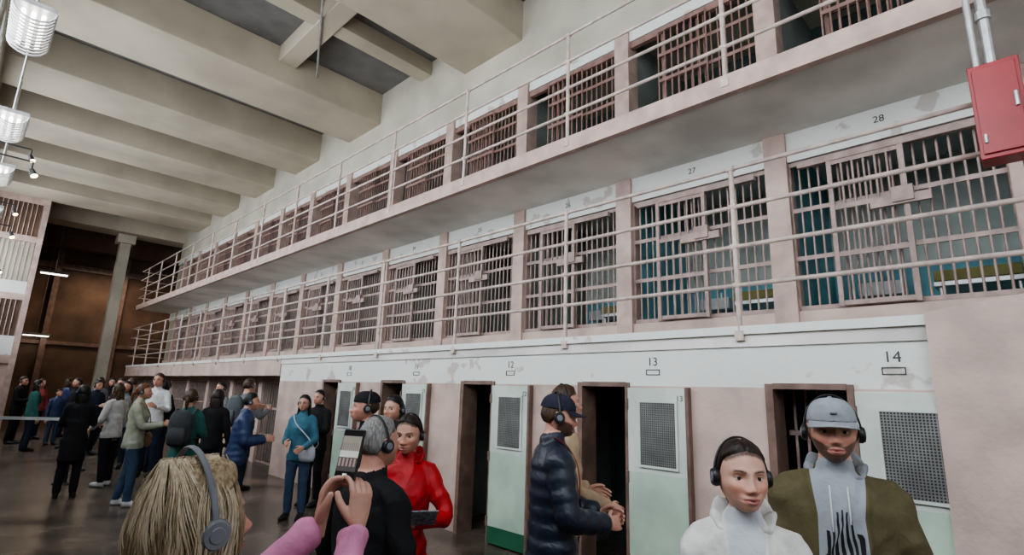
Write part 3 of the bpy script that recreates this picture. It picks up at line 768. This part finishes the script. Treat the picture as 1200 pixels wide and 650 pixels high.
        b.obj("backpack",e,smooth=True)
    if bag:
        b=MB(); v,f=loft([(V((-.16,.15,.80)),V((.10,.0,0)),V((0,.03,0))),(V((-.16,.155,.86)),V((.12,0,0)),V((0,.045,0))),(V((-.16,.155,.95)),V((.115,0,0)),V((0,.04,0))),(V((-.16,.15,.99)),V((.10,0,0)),V((0,.02,0)))],18); b.raw(v,f,bag)
        v,f=tube([(-.25,.14,.97),(-.16,.155,1.12),(.05,.150,1.30),(.13,.06,1.435),(.12,-.08,1.42),(-.05,-.16,1.25),(-.24,-.10,1.02),(-.26,.13,.97)],[.009]*8,8,4,.6); b.raw(v,f,bag)
        b.obj("shoulder_bag",e,smooth=True)
    return e
BEANIE=cloth("beanie_black",(.015,.015,.017))
R_=math.radians
def C(n,c): return cloth(n,c)
JEANS=C("jeans",(.045,.075,.13)); DJEANS=C("dark_jeans",(.02,.028,.048)); BLK=C("black",(.014,.014,.016))
WJ=C("white_fleece",(.66,.65,.62)); GRS=C("light_grey",(.27,.285,.31)); WTS=C("pale_tee",(.46,.48,.51)); NAVY=cloth("navy_puffer",(.014,.02,.036),.42,.15,50,.5); NAVB=cloth("blue_puffer",(.022,.04,.11),.5,.15,50,.5)
REDJ=cloth("red_shell",(.40,.010,.014),.6,.25,40,.4); OLV=C("olive",(.105,.088,.046)); BEI=C("beige",(.40,.29,.19)); PNK=C("pink_fleece",(.62,.25,.40)); TEA=C("teal",(.04,.13,.115))
BLUJ=C("blue_jacket",(.06,.15,.21)); SAGE=C("sage",(.33,.34,.27)); GRY=C("grey",(.16,.17,.18)); RST=C("dusty_red",(.34,.07,.07)); CAPG=cloth("grey_cap",(.27,.29,.31)); CAPN=cloth("navy_cap",(.025,.028,.045)); WSH=mat("white_shoes",(.6,.6,.6),.5)

# ---- foreground
person("woman_in_pink_fleece",.335,1.19,1.49,R_(27),PNK,JEANS,sk=1,hair="bob",hm=H_BLOND,female=True,near=True,hpitch=R_(2),phc=GREYP,
  R=(.160,.44,1.485),Lh=(.020,.43,1.485),poleR=(.6,.1,-1),poleL=(-.6,-.1,-.8),hyaw=R_(-20),hdR=(-.05,.15,1),hdL=(.05,.15,1),pnR=(1,-.25,0),pnL=(-1,-.25,0),curl=[.55,.6,.68,.75],lean=.05)
person("man_in_black_jacket",1.275,2.04,1.535,R_(12),BLK,DJEANS,sk=3,hair="grey",hm=H_GREY,near=True,R=(.20,.22,1.0),Lh=(-.20,.22,1.0),hyaw=R_(-5))
person("woman_in_red_jacket",1.84,2.60,1.515,R_(228),REDJ,BLK,sk=0,hair="tied",hm=H_DARK,female=True,near=True,hyaw=R_(-12),hpitch=R_(-8),
  R=(.10,.25,1.10),Lh=(-.10,.26,1.12),poleR=(1,-.3,-.8),poleL=(-1,-.3,-.8),hdR=(-.5,.6,.2),hdL=(.5,.5,.2),pnR=(.3,.2,-1),pnL=(-.3,.2,-1),hood=True)
person("man_in_navy_puffer",2.38,1.99,1.65,R_(-38),NAVY,BLK,sk=3,hair="short",hm=H_BROWN,cap=CAPN,near=True,kind="puffer",hpitch=R_(-8),
  R=(.14,.25,1.04),Lh=(-.08,.27,1.06),poleR=(.7,-.6,-1),poleL=(-.7,-.6,-1),hdR=(-.5,.7,.0),hdL=(.5,.7,.0),beard=True,lanyard=RED)
person("man_in_beige_coat",2.90,2.36,1.72,R_(-30),BEI,DJEANS,sk=0,hair="short",hm=H_BROWN,near=True,R=(.2,.22,.98),Lh=(-.2,.25,1.02))
person("woman_in_white_jacket",1.76,.715,1.53,R_(205),WJ,BLK,sk=1,hair="tied",hm=H_DARK,female=True,near=True,hood=True,inner=WTS,openw=[(.80,.0),(1.0,.012),(1.2,.035),(1.34,.052),(1.45,.062)],hyaw=R_(14),hpitch=R_(0),R=(.20,.22,.90),Lh=(-.20,.22,.90))
person("man_in_olive_jacket",2.34,.60,1.665,R_(196),OLV,BLK,sk=0,hair="short",hm=H_DARK,cap=CAPG,near=True,hood=4,inner=GRS,openw=[(.80,.085),(1.1,.080),(1.3,.072),(1.40,.085),(1.45,.09)],beard=True,R=(.24,.10,.84),Lh=(-.24,.10,.84),scale_w=1.05,hyaw=R_(3),strings=WSH,stripes=BLACK)
# ---- mid
person("man_in_black_beanie",2.2,3.65,1.63,R_(150),BLK,BLK,cap=BEANIE,sk=3,hm=H_BROWN)
person("woman_with_headphones",2.70,4.05,1.60,R_(200),C("charcoal",(.05,.05,.055)),BLK,hm=H_BLACK,hair="long",female=True)
person("woman_in_blue_jacket",3.34,7.15,1.55,R_(225),BLUJ,JEANS,sk=0,hair="long",hm=H_BLACK,female=True,R=(.12,.26,1.06),Lh=(-.15,.25,1.0),bag=C("bag_white",(.45,.45,.5)),glass=True)
person("visitor_in_black_hoodie",3.87,7.8,1.62,R_(205),BLK,BLK,hair="short",hm=H_BLACK,R=(.1,.3,1.2),Lh=(-.12,.28,1.15))
person("man_in_blue_puffer",2.55,7.15,1.56,R_(-20),NAVB,DJEANS,kind="puffer",hair="short",hm=H_BLACK,R=(.12,.3,1.1),Lh=(-.1,.3,1.1),lean=.12,step=.06)
person("woman_in_teal_coat",2.15,7.85,1.58,R_(55),TEA,BLK,kind="coat",hair="tied",hm=H_BROWN,female=True,backpack=C("backpack_dark",(.05,.055,.06)),R=(.12,.3,1.15),Lh=(-.1,.3,1.15))
person("woman_in_sage_jacket",1.89,9.2,1.63,R_(-20),SAGE,JEANS,WSH,hair="tied",hm=H_AUB,female=True,bag=C("bag_tan",(.28,.17,.10)),R=(.1,.33,1.12),Lh=(-.1,.3,1.12),step=.08)
person("woman_in_light_jacket",1.95,11.1,1.62,R_(120),C("offwhite",(.44,.43,.41)),BLK,WSH,hair="long",hm=H_BROWN,female=True,R=(.15,.25,1.1),Lh=(-.2,.2,.95),step=.05)
person("man_in_white_shirt",2.66,11.8,1.82,R_(235),C("white_shirt",(.62,.62,.62)),DJEANS,hair="short",hm=H_BROWN,kind="shirt",glass=True,R=(.12,.28,1.1),Lh=(-.15,.28,1.15))
person("man_with_backpack",3.47,9.6,1.77,R_(20),GRY,DJEANS,hair="short",hm=H_BROWN,backpack=C("backpack_grey",(.10,.11,.12)),R=(.15,.3,1.2),Lh=(-.15,.3,1.2))
person("woman_in_black_coat",1.38,10.3,1.58,R_(80),BLK,BLK,kind="coat",hair="long",hm=H_BLACK,female=True,R=(.12,.3,1.15),Lh=(-.12,.3,1.1))
person("visitor_in_dark_coat",2.75,8.75,1.58,R_(60),BLK,DJEANS,hair="long",hm=H_DARK,female=True)
person("visitor_in_dusty_red",1.74,20.4,1.66,R_(-60),RST,DJEANS,hair="long",hm=H_DARK,female=True)
person("child_in_blue",1.98,18.6,1.40,R_(-70),NAVB,JEANS,hair="short",hm=H_DARK,phones=False)
for i,(x,y,h,p,c) in enumerate(((2.2,17.5,1.70,200,BLK),(2.75,18.2,1.74,90,GRY),(2.35,15.8,1.66,-60,DJEANS),(2.6,14.6,1.72,230,BLK),(3.1,16.2,1.75,160,SAGE),(2.45,13.2,1.66,240,GRY),(3.2,13.5,1.7,200,BLK),(2.4,21.0,1.7,20,NAVB),(3.3,20,1.74,270,BLK),(1.4,17.2,1.62,10,TEA),(1.25,19.2,1.7,-30,BLK),(2.9,12.4,1.68,60,BLK),(3.7,11.6,1.7,200,GRY))):
    person("visitor",x,y,h,R_(p),c,DJEANS if i%2 else BLK,hair=["short","long"][i%2],hm=[H_DARK,H_BROWN,H_BLACK][i%3],female=bool(i%2),vox=.024,R=(.12,.28,1.12) if i%3 else (.25,.05,.8))

# ---- held items
def place_box(name,center,right,up,w,hh,t,m_,m2=None):
    r=Vector(right).normalized(); u=Vector(up); u=(u-r*u.dot(r)).normalized(); n=r.cross(u)
    b=MB(); b.box(-w/2,w/2,-hh/2,hh/2,-t/2,t/2,m_)
    if m2: b.box(-w/2+.004,w/2-.004,-hh/2+.006,hh/2-.006,t/2,t/2+.0006,m2)
    o=b.obj(name,None,bevel=.002); c=Vector(center)
    o.matrix_world=Matrix(((r.x,u.x,n.x,c.x),(r.y,u.y,n.y,c.y),(r.z,u.z,n.z,c.z),(0,0,0,1))); return o
def scr(n,c): return mat("screen_"+n,c,.15,.05,20,emit=.35)
ph=empty("smartphone",(.742,1.300,1.487))
pr=Vector((.42,-.90,0)).normalized(); pu=Vector((.22,.10,.96)); pu=(pu-pr*pu.dot(pr)).normalized(); pn_=pr.cross(pu)
b=MB(); b.box(-.031,.031,-.063,.063,-.0045,.0045,BLACK); b.obj("body",ph,bevel=.003)
b=MB(); zt=.0046
b.box(-.028,.028,-.042,.045,zt,zt+.0004,scr("ceiling",(.30,.28,.24)))
b.box(-.028,.028,-.042,-.006,zt+.0004,zt+.0007,scr("crowd",(.10,.09,.09)))
b.box(-.028,.028,-.008,.008,zt+.0004,zt+.0008,scr("band",(.55,.56,.53)))
for k in range(5): b.box(-.026+k*.011,-.020+k*.011,-.030,-.010,zt+.0007,zt+.0010,scr("cells",(.36,.26,.24)))
for k in range(9): b.box(-.027+k*.006,-.0255+k*.006,.010,.028,zt+.0004,zt+.0008,scr("bars",(.22,.16,.15)))
b.box(-.006,.006,-.056,-.047,zt,zt+.0005,scr("shutter",(.8,.8,.8)))
b.obj("screen",ph)
for o in ph.children: o.matrix_local=Matrix(((pr.x,pu.x,pn_.x,0),(pr.y,pu.y,pn_.y,0),(pr.z,pu.z,pn_.z,0),(0,0,0,1)))
BOOK=mat("booklet_paper",(.20,.22,.27),.5,.3,40)
place_box("booklet",(1.68,2.27,1.05),(.85,-.5,0),(-.3,-.5,.45),.20,.14,.006,BOOK,BOOK)
place_box("audio_guide",(2.60,1.78,.985),(.7,.7,0),(0,.0,1),.06,.12,.025,BLACK,GREYP)

# ================================================================== light + camera
w=bpy.data.worlds.new("World"); bpy.context.scene.world=w; w.use_nodes=True
w.node_tree.nodes["Background"].inputs[0].default_value=(.86,.92,1,1); w.node_tree.nodes["Background"].inputs[1].default_value=.9
def area(name,loc,rot,sx,sy,pw,col):
    l=bpy.data.lights.new(name,"AREA"); l.shape='RECTANGLE'; l.size=sx; l.size_y=sy; l.energy=pw; l.color=col
    o=bpy.data.objects.new(name,l); COL.objects.link(o); o.location=loc; o.rotation_euler=rot; return o
area("far_fill_light",(4,28,6.5),(0,0,0),2,1,120,(1,.8,.6))  # added warm fill light for the far end, not a modelled fixture
try: bpy.context.scene.view_settings.look='AgX - Medium High Contrast'
except Exception as ex: print(ex)
fw=Vector((.6933,.6884,.2133)); r2=Vector((.6992,-.7142,.0322)); u2=Vector((-.1746,-.1268,.9765))
cam=bpy.data.cameras.new("camera"); co=bpy.data.objects.new("camera",cam); COL.objects.link(co)
cam.sensor_width=36; cam.lens=628/1200*36; cam.clip_start=.02
co.matrix_world=Matrix(((r2.x,u2.x,-fw.x,0),(r2.y,u2.y,-fw.y,0),(r2.z,u2.z,-fw.z,1.65),(0,0,0,1)))
bpy.context.scene.camera=co
